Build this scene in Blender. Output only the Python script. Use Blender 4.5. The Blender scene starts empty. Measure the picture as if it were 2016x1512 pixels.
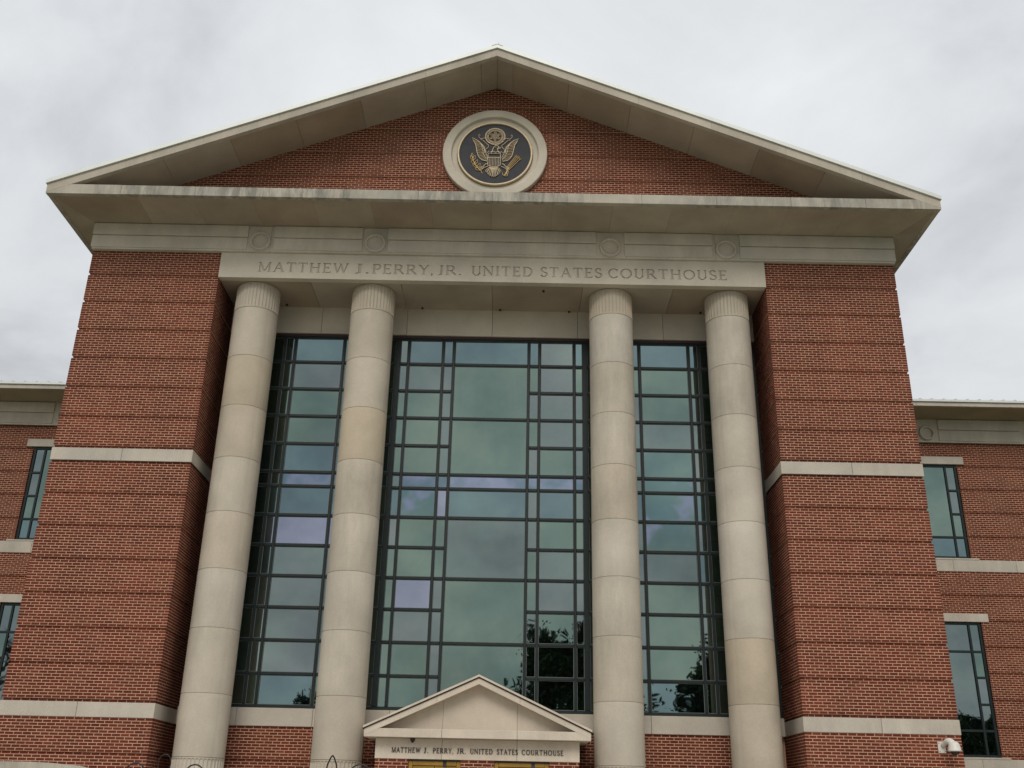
import bpy, math, random
from mathutils import Vector, Matrix, geometry
random.seed(7)
R = math.radians
# ------------------------------------------------------------------ camera
scene = bpy.context.scene
COL = scene.collection
CAM_O = Vector((0.72803623, -24.1070169, 1.6))
CAM_R = Vector((0.99980266, -0.00290651, 0.01965182))
CAM_U = Vector((-0.01924322, -0.38737218, 0.92172257))
CAM_F = Vector((-0.00493358, 0.92191884, 0.38735166))
FPX = 2003.03
cd = bpy.data.cameras.new('camera'); cam = bpy.data.objects.new('camera', cd); COL.objects.link(cam)
m = Matrix((CAM_R, CAM_U, -CAM_F)).transposed().to_4x4(); m.translation = CAM_O
cam.matrix_world = m
cd.sensor_width = 36; cd.lens = FPX / 2016 * 36; cd.clip_start = .1; cd.clip_end = 3000
scene.camera = cam
def proj(p):
    d = Vector(p) - CAM_O; z = d.dot(CAM_F)
    return 1008 + FPX * d.dot(CAM_R) / z, 756 - FPX * d.dot(CAM_U) / z, z
# ------------------------------------------------------------------ sky
SUN_EL, SUN_AZ = 43, 185         # azimuth as a compass bearing, 180 = behind the camera
w = bpy.data.worlds.new('World'); scene.world = w; w.use_nodes = True
nt = w.node_tree; N = nt.nodes; L = nt.links; N.clear()
def nn(t, **k):
    n = N.new(t)
    for a, b in k.items(): setattr(n, a, b)
    return n
out = nn('ShaderNodeOutputWorld'); bg1 = nn('ShaderNodeBackground'); bg2 = nn('ShaderNodeBackground'); mx = nn('ShaderNodeMixShader')
sky = nn('ShaderNodeTexSky', sky_type='NISHITA'); sky.sun_disc = False; sky.sun_elevation = R(SUN_EL); sky.sun_rotation = R(SUN_AZ); sky.air_density = 1.5; sky.dust_density = 4
bg1.inputs[1].default_value = .08
L.new(sky.outputs[0], bg1.inputs[0])
tc = nn('ShaderNodeTexCoord'); sep = nn('ShaderNodeSeparateXYZ'); L.new(tc.outputs['Generated'], sep.inputs[0])
zc = nn('ShaderNodeMath', operation='MAXIMUM'); L.new(sep.outputs[2], zc.inputs[0]); zc.inputs[1].default_value = 0
za = nn('ShaderNodeMath', operation='ADD'); L.new(zc.outputs[0], za.inputs[0]); za.inputs[1].default_value = .35
dv = nn('ShaderNodeVectorMath', operation='DIVIDE'); L.new(tc.outputs['Generated'], dv.inputs[0])
cx = nn('ShaderNodeCombineXYZ'); [L.new(za.outputs[0], cx.inputs[i]) for i in range(3)]; L.new(cx.outputs[0], dv.inputs[1])
n1 = nn('ShaderNodeTexNoise'); n1.inputs['Scale'].default_value = 2.6; n1.inputs['Detail'].default_value = 8; n1.inputs['Roughness'].default_value = .55; n1.inputs['Distortion'].default_value = .35
L.new(dv.outputs[0], n1.inputs['Vector'])
cr = nn('ShaderNodeValToRGB'); L.new(n1.outputs[0], cr.inputs[0])
cr.color_ramp.elements[0].position = .30; cr.color_ramp.elements[0].color = (.62, .64, .665, 1)
cr.color_ramp.elements[1].position = .66; cr.color_ramp.elements[1].color = (.93, .95, .965, 1)
e = cr.color_ramp.elements.new(.47); e.color = (.80, .82, .845, 1)
gr = nn('ShaderNodeMapRange'); L.new(zc.outputs[0], gr.inputs[0]); gr.inputs[3].default_value = .90; gr.inputs[4].default_value = 1.12
mu = nn('ShaderNodeVectorMath', operation='SCALE'); L.new(cr.outputs[0], mu.inputs[0]); L.new(gr.outputs[0], mu.inputs['Scale'])
L.new(mu.outputs[0], bg2.inputs[0]); bg2.inputs[1].default_value = .94
mx.inputs[0].default_value = .93
L.new(bg1.outputs[0], mx.inputs[1]); L.new(bg2.outputs[0], mx.inputs[2]); L.new(mx.outputs[0], out.inputs[0])
# ------------------------------------------------------------------ sun behind cloud
sd = bpy.data.lights.new('sun', 'SUN'); sd.energy = 1.5; sd.angle = R(30); sd.color = (1, .95, .88)
so = bpy.data.objects.new('sun', sd); COL.objects.link(so)
az, el = R(SUN_AZ), R(SUN_EL)
so.rotation_euler = (-Vector((math.sin(az)*math.cos(el), math.cos(az)*math.cos(el), math.sin(el)))).to_track_quat('-Z', 'Y').to_euler()
so.location = (0, -30, 60)
vs = scene.view_settings; vs.view_transform = 'Standard'; vs.look = 'None'; vs.gamma = 1; vs.use_curve_mapping = False; vs.exposure = 0
# ------------------------------------------------------------------ materials
def mat(name):
    m = bpy.data.materials.new(name); m.use_nodes = True
    nt = m.node_tree; b = nt.nodes['Principled BSDF']
    def n(t, **k):
        x = nt.nodes.new(t)
        for a, v in k.items(): setattr(x, a, v)
        return x
    return m, nt, b, n, nt.links.new
def ramp(n, els, fac, L):
    r = n('ShaderNodeValToRGB'); c = r.color_ramp
    c.elements[0].position, c.elements[0].color = els[0][0], (*els[0][1], 1)
    c.elements[1].position, c.elements[1].color = els[-1][0], (*els[-1][1], 1)
    for p, v in els[1:-1]:
        e = c.elements.new(p); e.color = (*v, 1)
    L(fac, r.inputs[0]); return r
def noise(n, L, vec, scale, detail=4, rough=.55):
    t = n('ShaderNodeTexNoise'); t.inputs['Scale'].default_value = scale; t.inputs['Detail'].default_value = detail; t.inputs['Roughness'].default_value = rough
    L(vec, t.inputs['Vector']); return t
def mixc(n, L, a, b, fac, mode='MIX'):
    x = n('ShaderNodeMix', data_type='RGBA', blend_type=mode)
    if isinstance(fac, (int, float)): x.inputs[0].default_value = fac
    else: L(fac, x.inputs[0])
    for s, v in ((6, a), (7, b)):
        if isinstance(v, tuple): x.inputs[s].default_value = (*v, 1)
        else: L(v, x.inputs[s])
    return x.outputs[2]
def stone(name, tones, streak=0., algae=0., bump=.15):
    m, nt, b, n, L = mat(name)
    geo = n('ShaderNodeNewGeometry'); oi = n('ShaderNodeObjectInfo')
    base = ramp(n, [(i/(len(tones)-1), t) for i, t in enumerate(tones)], oi.outputs['Random'], L)
    off = n('ShaderNodeVectorMath', operation='ADD'); L(geo.outputs['Position'], off.inputs[0]); L(oi.outputs['Random'], off.inputs[1])
    big = noise(n, L, off.outputs[0], .8, 5)
    r1 = ramp(n, [(.3, (.83, .82, .80)), (.7, (1.1, 1.09, 1.07))], big.outputs[0], L)
    c = mixc(n, L, base.outputs[0], r1.outputs[0], 1., 'MULTIPLY')
    fine = noise(n, L, geo.outputs['Position'], 26, 6, .7)
    r2 = ramp(n, [(.3, (.92, .92, .92)), (.7, (1.05, 1.05, 1.05))], fine.outputs[0], L)
    c = mixc(n, L, c, r2.outputs[0], 1., 'MULTIPLY')
    if streak:
        mp = n('ShaderNodeMapping'); mp.inputs['Scale'].default_value = (2.6, 2.6, .5); L(geo.outputs['Position'], mp.inputs[0])
        st = noise(n, L, mp.outputs[0], 1.5, 8, .75)
        md = noise(n, L, geo.outputs['Position'], .22, 2)
        mr = ramp(n, [(.40, (0, 0, 0)), (.56, (1, 1, 1))], md.outputs[0], L)
        sr = ramp(n, [(.42, (1, 1, 1)), (.60, (0, 0, 0))], st.outputs[0], L)
        f = n('ShaderNodeMath', operation='MULTIPLY'); L(sr.outputs[0], f.inputs[0]); L(mr.outputs[0], f.inputs[1])
        f2 = n('ShaderNodeMath', operation='MULTIPLY'); L(f.outputs[0], f2.inputs[0]); f2.inputs[1].default_value = streak
        c = mixc(n, L, c, (.14, .14, .12), f2.outputs[0])
    if algae:
        mp = n('ShaderNodeMapping'); mp.inputs['Scale'].default_value = (1, 1, .4); L(geo.outputs['Position'], mp.inputs[0])
        al = noise(n, L, mp.outputs[0], .55, 5, .6)
        ar = ramp(n, [(.44, (0, 0, 0)), (.66, (1, 1, 1))], al.outputs[0], L)
        f = n('ShaderNodeMath', operation='MULTIPLY'); L(ar.outputs[0], f.inputs[0]); f.inputs[1].default_value = algae
        c = mixc(n, L, c, (.30, .305, .27), f.outputs[0])
    L(c, b.inputs['Base Color']); b.inputs['Roughness'].default_value = .85; b.inputs['Specular IOR Level'].default_value = .25
    bp = n('ShaderNodeBump'); bp.inputs['Strength'].default_value = bump; bp.inputs['Distance'].default_value = .01
    L(fine.outputs[0], bp.inputs['Height']); L(bp.outputs[0], b.inputs['Normal'])
    return m
M = {}
M['stone'] = stone('limestone', [(.505, .45, .368), (.53, .48, .405), (.51, .457, .378), (.495, .432, .345), (.53, .485, .415), (.515, .462, .382)], streak=.16)
M['tan'] = stone('tan_limestone', [(.475, .40, .30), (.485, .42, .325)])
M['porch'] = stone('porch_stone', [(.60, .525, .43), (.63, .56, .465)], streak=.1)
M['frieze'] = stone('frieze_stone', [(.60, .55, .465), (.63, .575, .49)], streak=.12, algae=.35)
M['arch'] = stone('architrave_stone', [(.58, .53, .445), (.56, .51, .42)], algae=.15)
M['fascia'] = stone('fascia_stone', [(.50, .46, .385), (.46, .42, .35)], streak=.75, algae=.3)
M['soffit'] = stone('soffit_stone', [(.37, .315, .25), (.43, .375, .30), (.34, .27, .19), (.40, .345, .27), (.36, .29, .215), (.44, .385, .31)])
M['belt'] = stone('belt_stone', [(.50, .455, .39), (.54, .49, .42)], streak=.15, algae=.12)
M['cut'] = stone('shaded_cut_stone', [(.50, .455, .38), (.51, .46, .39)])  # darker tone painted into the letter floors as recess shade
M['rake'] = stone('raking_stone_finish', [(.50, .45, .375), (.47, .42, .35)], streak=.18)

def brickmat():
    m, nt, b, n, L = mat('red_brick')
    geo = n('ShaderNodeNewGeometry'); oi = n('ShaderNodeObjectInfo'); at = n('ShaderNodeAttribute', attribute_name='tint')
    ad = n('ShaderNodeMath', operation='ADD'); L(at.outputs['Fac'], ad.inputs[0]); L(oi.outputs['Random'], ad.inputs[1])
    fr = n('ShaderNodeMath', operation='FRACT'); L(ad.outputs[0], fr.inputs[0])
    r = ramp(n, [(0, (.090, .020, .013)), (.15, (.120, .026, .015)), (.4, (.142, .030, .017)), (.6, (.115, .026, .015)), (.8, (.162, .038, .021)), (.92, (.105, .026, .017)), (1, (.18, .047, .026))], fr.outputs[0], L)
    big = noise(n, L, geo.outputs['Position'], .45, 5)
    r1 = ramp(n, [(.3, (.76, .80, .82)), (.5, (1., 1., 1.)), (.7, (1.22, 1.2, 1.05))], big.outputs[0], L)
    c = mixc(n, L, r.outputs[0], r1.outputs[0], 1., 'MULTIPLY')
    fine = noise(n, L, geo.outputs['Position'], 60, 5, .7)
    r2 = ramp(n, [(.3, (.62, .66, .66)), (.7, (1.26, 1.24, 1.22))], fine.outputs[0], L)
    c = mixc(n, L, c, r2.outputs[0], 1., 'MULTIPLY')
    eff = noise(n, L, geo.outputs['Position'], .9, 6, .7)
    er = ramp(n, [(.62, (0, 0, 0)), (.78, (.20, .20, .20))], eff.outputs[0], L)
    c = mixc(n, L, c, (.38, .30, .25), er.outputs[0])
    L(c, b.inputs['Base Color']); b.inputs['Roughness'].default_value = .9; b.inputs['Specular IOR Level'].default_value = .2
    bp = n('ShaderNodeBump'); bp.inputs['Strength'].default_value = .3; bp.inputs['Distance'].default_value = .004
    L(fine.outputs[0], bp.inputs['Height']); L(bp.outputs[0], b.inputs['Normal'])
    return m
M['brick'] = brickmat()
def plain(name, col, rough=.6, metal=0., var=.15, scale=8, bump=0.):
    m, nt, b, n, L = mat(name)
    geo = n('ShaderNodeNewGeometry'); t = noise(n, L, geo.outputs['Position'], scale, 5)
    r = ramp(n, [(.3, tuple(v*(1-var) for v in col)), (.7, tuple(v*(1+var) for v in col))], t.outputs[0], L)
    L(r.outputs[0], b.inputs['Base Color']); b.inputs['Roughness'].default_value = rough; b.inputs['Metallic'].default_value = metal
    if bump:
        bp = n('ShaderNodeBump'); bp.inputs['Strength'].default_value = bump; bp.inputs['Distance'].default_value = .02
        L(t.outputs[0], bp.inputs['Height']); L(bp.outputs[0], b.inputs['Normal'])
    return m
M['mortar'] = plain('tan_mortar', (.51, .30, .195), .95, var=.14, scale=3)
M['frame'] = plain('dark_green_frame', (.010, .019, .019), .5, .0, .2, 2)
M['frame'].node_tree.nodes['Principled BSDF'].inputs['Specular IOR Level'].default_value = .3
M['headframe'] = plain('maroon_steel_angle', (.035, .016, .014), .6)
M['metal'] = plain('pale_metal_roof', (.62, .64, .60), .5, .2, .06, 1)
M['gold'] = plain('gold_leaf', (.50, .34, .14), .5, .3, .15, 9)
M['paleGold'] = plain('pale_gilt', (.44, .35, .22), .5, .25, .12, 9)
M['plate'] = plain('dark_bronze_plate', (.052, .053, .058), .65, 0, .12, 3)
M['plate'].node_tree.nodes['Principled BSDF'].inputs['Specular IOR Level'].default_value = .15
M['bronze'] = plain('dark_bronze', (.022, .012, .010), .45, .5)
M['brass'] = plain('brass_door', (.40, .235, .05), .35, .7, .15, 5)
M['iron'] = plain('black_iron', (.012, .012, .013), .45, .3)
M['bead'] = plain('glazing_bead_rubber', (.13, .145, .135), .6, 0, .1)
M['white'] = plain('cream_enamel', (.62, .60, .54), .4, 0, .05)
M['dark'] = plain('smoked_dome', (.02, .02, .022), .12)
M['black'] = plain('dark_fitting', (.03, .022, .018), .7)
M['grass'] = plain('lawn_turf', (.06, .10, .035), .95, 0, .35, 1.2)
M['paving'] = plain('concrete_paving', (.46, .42, .36), .9, 0, .12, .8, .3)
M['asphalt'] = plain('street_asphalt', (.05, .05, .052), .9, 0, .15, 2)
M['leaf'] = plain('tree_leaves', (.030, .050, .018), .8, 0, .4, .8)
M['bark'] = plain('tree_bark', (.09, .07, .055), .95, 0, .3, 5, .5)
M['paint'] = plain('line_paint', (.7, .6, .2), .8, 0, .1)
def procbrick():
    m, nt, b, n, L = mat('distant_brickwork')
    geo = n('ShaderNodeNewGeometry'); s = n('ShaderNodeSeparateXYZ'); L(geo.outputs['Position'], s.inputs[0])
    a = n('ShaderNodeMath', operation='ADD'); L(s.outputs[0], a.inputs[0]); L(s.outputs[1], a.inputs[1])
    cc = n('ShaderNodeCombineXYZ'); L(a.outputs[0], cc.inputs[0]); L(s.outputs[2], cc.inputs[1])
    t = n('ShaderNodeTexBrick'); L(cc.outputs[0], t.inputs['Vector']); t.inputs['Scale'].default_value = 1
    t.inputs['Brick Width'].default_value = .2; t.inputs['Row Height'].default_value = .0676; t.inputs['Mortar Size'].default_value = .006
    t.inputs['Color1'].default_value = (.17, .05, .03, 1); t.inputs['Color2'].default_value = (.22, .065, .04, 1); t.inputs['Mortar'].default_value = (.5, .34, .24, 1)
    L(t.outputs[0], b.inputs['Base Color']); b.inputs['Roughness'].default_value = .9
    bp = n('ShaderNodeBump'); bp.invert = True; bp.inputs['Distance'].default_value = .01; L(t.outputs['Fac'], bp.inputs['Height']); L(bp.outputs[0], b.inputs['Normal'])
    return m
M['farbrick'] = procbrick()
def glass(name, a, b_, scale=.7, blob=None):
    m = bpy.data.materials.new(name); m.use_nodes = True; nt = m.node_tree; nt.nodes.clear()
    def n(t, **k):
        x = nt.nodes.new(t)
        for q, v in k.items(): setattr(x, q, v)
        return x
    L = nt.links.new
    geo = n('ShaderNodeNewGeometry'); oi = n('ShaderNodeObjectInfo')
    sc = n('ShaderNodeMath', operation='MULTIPLY'); L(oi.outputs['Random'], sc.inputs[0]); sc.inputs[1].default_value = 40
    off = n('ShaderNodeVectorMath', operation='ADD'); L(geo.outputs['Position'], off.inputs[0]); L(sc.outputs[0], off.inputs[1])
    t = noise(n, L, off.outputs[0], scale, 3, .5)
    r = ramp(n, [(.38, a), (.62, b_)], t.outputs[0], L); c = r.outputs[0]
    tw = noise(n, L, geo.outputs['Position'], .38, 5, .6); rw = ramp(n, [(.32, (.78, .80, .84)), (.5, (1., 1., 1.)), (.68, (1.22, 1.18, 1.14))], tw.outputs[0], L)  # both noises paint soft cloud reflections into the tint
    c = mixc(n, L, c, rw.outputs[0], 1., 'MULTIPLY')
    if blob:  # patches of interior light painted over the tint
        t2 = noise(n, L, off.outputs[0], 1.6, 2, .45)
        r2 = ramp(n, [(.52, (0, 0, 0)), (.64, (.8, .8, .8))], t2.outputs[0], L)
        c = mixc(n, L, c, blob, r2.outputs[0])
    g = n('ShaderNodeBsdfGlossy'); g.inputs['Roughness'].default_value = .015; L(c, g.inputs['Color'])
    d = n('ShaderNodeBsdfDiffuse'); d.inputs['Color'].default_value = (.012, .018, .018, 1)
    mxs = n('ShaderNodeMixShader'); mxs.inputs[0].default_value = .94; L(d.outputs[0], mxs.inputs[1]); L(g.outputs[0], mxs.inputs[2])
    wv = noise(n, L, geo.outputs['Position'], .9, 2); bp = n('ShaderNodeBump'); bp.inputs['Strength'].default_value = .25; bp.inputs['Distance'].default_value = .012
    L(wv.outputs[0], bp.inputs['Height']); L(bp.outputs[0], g.inputs['Normal'])
    o = n('ShaderNodeOutputMaterial'); L(mxs.outputs[0], o.inputs[0])
    return m
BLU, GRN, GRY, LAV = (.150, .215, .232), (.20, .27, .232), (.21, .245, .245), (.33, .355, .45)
GL = {'b': glass('blue_tinted_glass', BLU, (.17, .25, .26)), 'g': glass('green_tinted_glass', GRN, (.17, .245, .215)),
      'y': glass('grey_tinted_glass', GRY, (.19, .25, .235)), 'l': glass('lavender_reflection_glass', LAV, (.29, .32, .41), 1.3),  # lavender is painted room light and reflection, not a glass colour
      't': glass('teal_glass_painted_light_spots', (.14, .225, .235), (.17, .25, .23), .7, (.26, .29, .42)),  # spots of interior light painted into the tint
      's': glass('reflection_streaked_glass', (.15, .22, .27), (.27, .31, .42), 1.4)}  # interior reflections painted as lavender streaks
# ------------------------------------------------------------------ helpers
def link(o, parent=None):
    COL.objects.link(o)
    if parent is not None: o.parent = parent
    return o
def mobj(name, V, F, material, parent=None, smooth=False, label=None):
    me = bpy.data.meshes.new(name); me.from_pydata(V, [], F); me.update()
    if material is not None: me.materials.append(material)
    if smooth: me.polygons.foreach_set('use_smooth', [True]*len(F))
    o = link(bpy.data.objects.new(name, me), parent)
    if label: o['label'] = label
    return o
def thing(name, label, cat, loc=(0, 0, 0), group=None):
    o = link(bpy.data.objects.new(name, None)); o.location = loc; o['label'] = label; o['category'] = cat
    if group: o['group'] = group
    return o
class MB:
    def __init__(s): s.V = []; s.F = []
    def add(s, V, F):
        k = len(s.V); s.V += [tuple(v) for v in V]; s.F += [tuple(i+k for i in f) for f in F]; return s
    def box(s, x0, x1, y0, y1, z0, z1):
        V = [(x, y, z) for z in (z0, z1) for y in (y0, y1) for x in (x0, x1)]
        return s.add(V, [(0, 2, 3, 1), (4, 5, 7, 6), (0, 1, 5, 4), (2, 6, 7, 3), (0, 4, 6, 2), (1, 3, 7, 5)])
    def bbox(s, x0, x1, y0, y1, z0, z1, c=.01):
        """box with chamfered edges"""
        a = (x0, y0, z0); b = (x1, y1, z1); V = []; idx = {}
        for ix in (0, 1):
            for iy in (0, 1):
                for iz in (0, 1):
                    I = (ix, iy, iz)
                    for ax in range(3):
                        p = [ (b if I[k] else a)[k] for k in range(3)]
                        for k in range(3):
                            if k != ax: p[k] += -c if I[k] else c
                        idx[(I, ax)] = len(V); V.append(p)
        F = []
        for ax in range(3):
            o1, o2 = [k for k in range(3) if k != ax]
            for sd_ in (0, 1):
                q = []
                for u, v in ((0, 0), (1, 0), (1, 1), (0, 1)):
                    I = [0, 0, 0]; I[ax] = sd_; I[o1] = u; I[o2] = v; q.append(idx[(tuple(I), ax)])
                F.append(q)
        for ax in range(3):
            o1, o2 = [k for k in range(3) if k != ax]
            for u in (0, 1):
                for v in (0, 1):
                    def g(t, f):
                        I = [0, 0, 0]; I[ax] = t; I[o1] = u; I[o2] = v; return idx[(tuple(I), f)]
                    F.append([g(0, o1), g(1, o1), g(1, o2), g(0, o2)])
        for ix in (0, 1):
            for iy in (0, 1):
                for iz in (0, 1): F.append([idx[((ix, iy, iz), k)] for k in range(3)])
        return s.add(V, F)
    def prism(s, pts, axis, a, b):
        """extrude polygon pts (2D) along axis from a to b"""
        n = len(pts)
        def P(p, t):
            return {'x': (t, p[0], p[1]), 'y': (p[0], t, p[1]), 'z': (p[0], p[1], t)}[axis]
        V = [P(p, a) for p in pts] + [P(p, b) for p in pts]
        return s.add(V, [tuple(range(n)), tuple(range(2*n-1, n-1, -1))] + [(i, (i+1) % n, n+(i+1) % n, n+i) for i in range(n)])
    def tube(s, path, r, n=8, closed=False):
        path = [Vector(p) for p in path]; k = len(path); V = []; F = []
        prev = None
        for i, p in enumerate(path):
            if closed: t = path[(i+1) % k] - path[i-1]
            else: t = path[min(i+1, k-1)] - path[max(i-1, 0)]
            t.normalize()
            if prev is None: u = t.orthogonal().normalized()
            else: u = (prev - t*prev.dot(t)).normalized()
            prev = u; v = t.cross(u); rr = r[i] if isinstance(r, (list, tuple)) else r
            V += [p + (u*math.cos(2*math.pi*j/n) + v*math.sin(2*math.pi*j/n))*rr for j in range(n)]
        for i in range(k if closed else k-1):
            i2 = (i+1) % k
            F += [(i*n+j, i*n+(j+1) % n, i2*n+(j+1) % n, i2*n+j) for j in range(n)]
        if not closed: F += [tuple(range(n-1, -1, -1)), tuple((k-1)*n+j for j in range(n))]
        return s.add(V, F)
    def lathe(s, prof, c, axis='z', n=32, cap=True):
        V = []; F = []
        for r, h in prof:
            for j in range(n):
                a = 2*math.pi*j/n; x, y = r*math.cos(a), r*math.sin(a)
                V.append((c[0]+x, c[1]+y, c[2]+h) if axis == 'z' else (c[0]+x, c[1]+h, c[2]+y))
        for i in range(len(prof)-1):
            F += [(i*n+j, i*n+(j+1) % n, (i+1)*n+(j+1) % n, (i+1)*n+j) for j in range(n)]
        if cap: F += [tuple(range(n)), tuple((len(prof)-1)*n+j for j in range(n))]
        return s.add(V, F)
    def build(s, name, material, parent=None, smooth=False, label=None):
        return mobj(name, s.V, s.F, material, parent, smooth, label)
def relief(rect, polys, mapf, d_base, d_poly, back=None):
    """union the 2D polys (even where they overlap); rect = (u0,u1,v0,v1) or None; depths measured by mapf(u,v,d)"""
    vs = []; fs = []
    if rect:
        u0, u1, v0, v1 = rect; vs += [(u0, v0), (u1, v0), (u1, v1), (u0, v1)]; fs.append([0, 1, 2, 3])
    for p in polys:
        k = len(vs); vs += list(p); a = sum(p[i-1][0]*p[i][1] - p[i][0]*p[i-1][1] for i in range(len(p)))
        ids = list(range(k, len(vs))); fs.append(ids if a > 0 else ids[::-1])
    r = geometry.delaunay_2d_cdt([Vector(v) for v in vs], [], fs, 0, 1e-5, True)
    P, T, O = r[0], r[2], r[5]
    base_i = 0 if rect else -1
    key = {}; V = []; F = []
    def vid(i, c):
        if (i, c) not in key:
            key[(i, c)] = len(V); V.append(mapf(P[i][0], P[i][1], d_poly if c == 'p' else (d_base if c == 'b' else back)))
        return key[(i, c)]
    edge = {}
    for t, o in zip(T, O):
        c = 'p' if any(q != base_i for q in o) else ('b' if o else None)
        if c is None: continue
        F.append([vid(i, c) for i in t])
        for a in range(len(t)):
            e_ = (t[a], t[(a+1) % len(t)]); edge.setdefault(tuple(sorted(e_)), []).append((c, e_))
    for k_, l in edge.items():
        if len(l) == 2 and l[0][0] != l[1][0]:
            i, j = l[0][1]; F.append([vid(i, 'p'), vid(j, 'p'), vid(j, 'b'), vid(i, 'b')])
        elif len(l) == 1 and back is not None:
            c, (i, j) = l[0]; F.append([vid(i, c), vid(j, c), vid(j, 'k'), vid(i, 'k')])
    return V, F
def strip(pts, wd, closed=False):
    """quads for a 2D polyline of width wd"""
    res = []; pts = [Vector(p) for p in pts]; n = len(pts)
    rng = range(n if closed else n-1)
    def off(i):
        if closed: t = pts[(i+1) % n]-pts[i-1]
        else: t = pts[min(i+1, n-1)]-pts[max(i-1, 0)]
        t = t.normalized() if t.length > 0 else Vector((1, 0)); return Vector((-t.y, t.x))*((wd[i] if isinstance(wd, list) else wd)/2)
    for i in rng:
        j = (i+1) % n; a, b = off(i), off(j)
        res.append([tuple(pts[i]-a), tuple(pts[j]-b), tuple(pts[j]+b), tuple(pts[i]+a)])
    return res
def arcp(cx, cy, rx, ry, a0, a1, n=12):
    return [(cx+rx*math.cos(R(a0+(a1-a0)*i/n)), cy+ry*math.sin(R(a0+(a1-a0)*i/n))) for i in range(n+1)]
# ------------------------------------------------------------------ roman capitals
def glyph(ch, T=.15, t=.075):
    P = []
    def V_(x, a=0, b=1, w_=T): P.append([(x-w_/2, a), (x+w_/2, a), (x+w_/2, b), (x-w_/2, b)])
    def H_(a, b, y, w_=t): P.append([(a, y-w_/2), (b, y-w_/2), (b, y+w_/2), (a, y+w_/2)])
    def S_(x, y, l=.14): H_(x-l, x+l, .028 if y == 0 else .972, .056)
    def D_(a, b, w_): P.extend(strip([a, b], w_))
    def A_(cx, cy, rx, ry, a0, a1, n=12):
        pts = arcp(cx, cy, rx, ry, a0, a1, n); P.extend(strip(pts, [t+(T-t)*abs(math.cos(R(a0+(a1-a0)*i/n))) for i in range(n+1)]))
    if ch == 'M':
        V_(.14, w_=t); V_(.92); D_((.14, .98), (.53, .03), T); D_((.53, .03), (.90, .98), t); S_(.14, 0); S_(.92, 0); S_(.10, 1, .10); S_(.94, 1, .10); wd = 1.06
    elif ch == 'A':
        D_((.12, 0), (.45, .98), t); D_((.45, .98), (.80, 0), T); H_(.24, .66, .36); S_(.12, 0, .12); S_(.80, 0, .13); wd = .92
    elif ch == 'T':
        V_(.40); H_(.03, .77, .965, .07); P.append([(.03, .8), (.08, .8), (.08, .95), (.03, .95)]); P.append([(.72, .8), (.77, .8), (.77, .95), (.72, .95)]); S_(.40, 0); wd = .80
    elif ch == 'H':
        V_(.17); V_(.75); H_(.2, .72, .52); [S_(x, y) for x in (.17, .75) for y in (0, 1)]; wd = .92
    elif ch == 'E':
        V_(.18); H_(.04, .64, .965, .07); H_(.04, .67, .035, .07); H_(.2, .52, .52); P.append([(.59, .8), (.64, .8), (.64, .95), (.59, .95)]); P.append([(.62, .05), (.67, .05), (.67, .2), (.62, .2)]); P.append([(.48, .42), (.52, .42), (.52, .62), (.48, .62)]); wd = .72
    elif ch == 'W':
        D_((.10, .98), (.38, .02), T); D_((.38, .02), (.62, .98), t); D_((.58, .98), (.88, .02), T); D_((.88, .02), (1.14, .98), t); S_(.11, 1, .12); S_(1.14, 1, .12); wd = 1.26
    elif ch == 'J':
        V_(.30, .15, 1); A_(.12, .15, .18, .13, -100, 0, 8); S_(.30, 1, .13); wd = .45
    elif ch == '.':
        P.append(arcp(.1, .07, .07, .07, 0, 330, 11)); wd = .2
    elif ch == ',':
        P.append(arcp(.1, .07, .07, .07, 0, 330, 11)); D_((.13, .05), (.06, -.14), .06); wd = .2
    elif ch in 'PR':
        V_(.17); S_(.17, 0); S_(.14, 1, .10); H_(.1, .42, .965, .07); H_(.2, .42, .47, .07); A_(.40, .717, .23, .247, -90, 90); wd = .70
        if ch == 'R': D_((.40, .47), (.76, .03), T); S_(.78, 0, .08); wd = .86
    elif ch == 'Y':
        V_(.42, 0, .5); D_((.42, .46), (.10, .98), T); D_((.42, .46), (.74, .98), t); S_(.10, 1, .11); S_(.74, 1, .10); S_(.42, 0); wd = .84
    elif ch == 'U':
        V_(.17, .3, 1); V_(.70, .3, 1, t); A_(.435, .30, .265, .27, 180, 360, 14); S_(.17, 1, .13); S_(.70, 1, .11); wd = .84
    elif ch == 'N':
        V_(.14, w_=t); V_(.78, w_=t); D_((.12, .97), (.78, .03), T); S_(.14, 0, .12); S_(.09, 1, .09); S_(.78, 1, .12); wd = .92
    elif ch == 'I':
        V_(.18); S_(.18, 0); S_(.18, 1); wd = .36
    elif ch == 'D':
        V_(.17); S_(.13, 0, .1); S_(.13, 1, .1); H_(.1, .38, .965, .07); H_(.1, .38, .035, .07); A_(.36, .5, .42, .465, -90, 90, 16); wd = .86
    elif ch == 'S':
        A_(.32, .745, .21, .225, 30, 270, 12); A_(.32, .265, .23, .235, -150, 90, 12); wd = .62
        P.append([(.48, .75), (.53, .75), (.53, .97), (.48, .97)]); P.append([(.07, .03), (.12, .03), (.12, .25), (.07, .25)])
    elif ch == 'C':
        A_(.46, .5, .38, .465, 40, 320, 18); P.append([(.72, .72), (.77, .72), (.77, .97), (.72, .97)]); wd = .84
    elif ch == 'O':
        A_(.48, .5, .40, .465, 0, 360, 26); wd = .96
    return P, wd
def word(txt, x0, x1, z0, h, sp=.13):
    """per-letter lists of polygons, fitted between x0 and x1"""
    G_ = [glyph(c) for c in txt]; tot = sum(g[1] for g in G_) + sp*(len(txt)-1); k = (x1-x0)/tot; res = []; x = 0
    for P, wd in G_:
        res.append([[(x0+(x+px)*k, z0+pz*h) for px, pz in p] for p in P]); x += wd+sp
    return res
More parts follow.
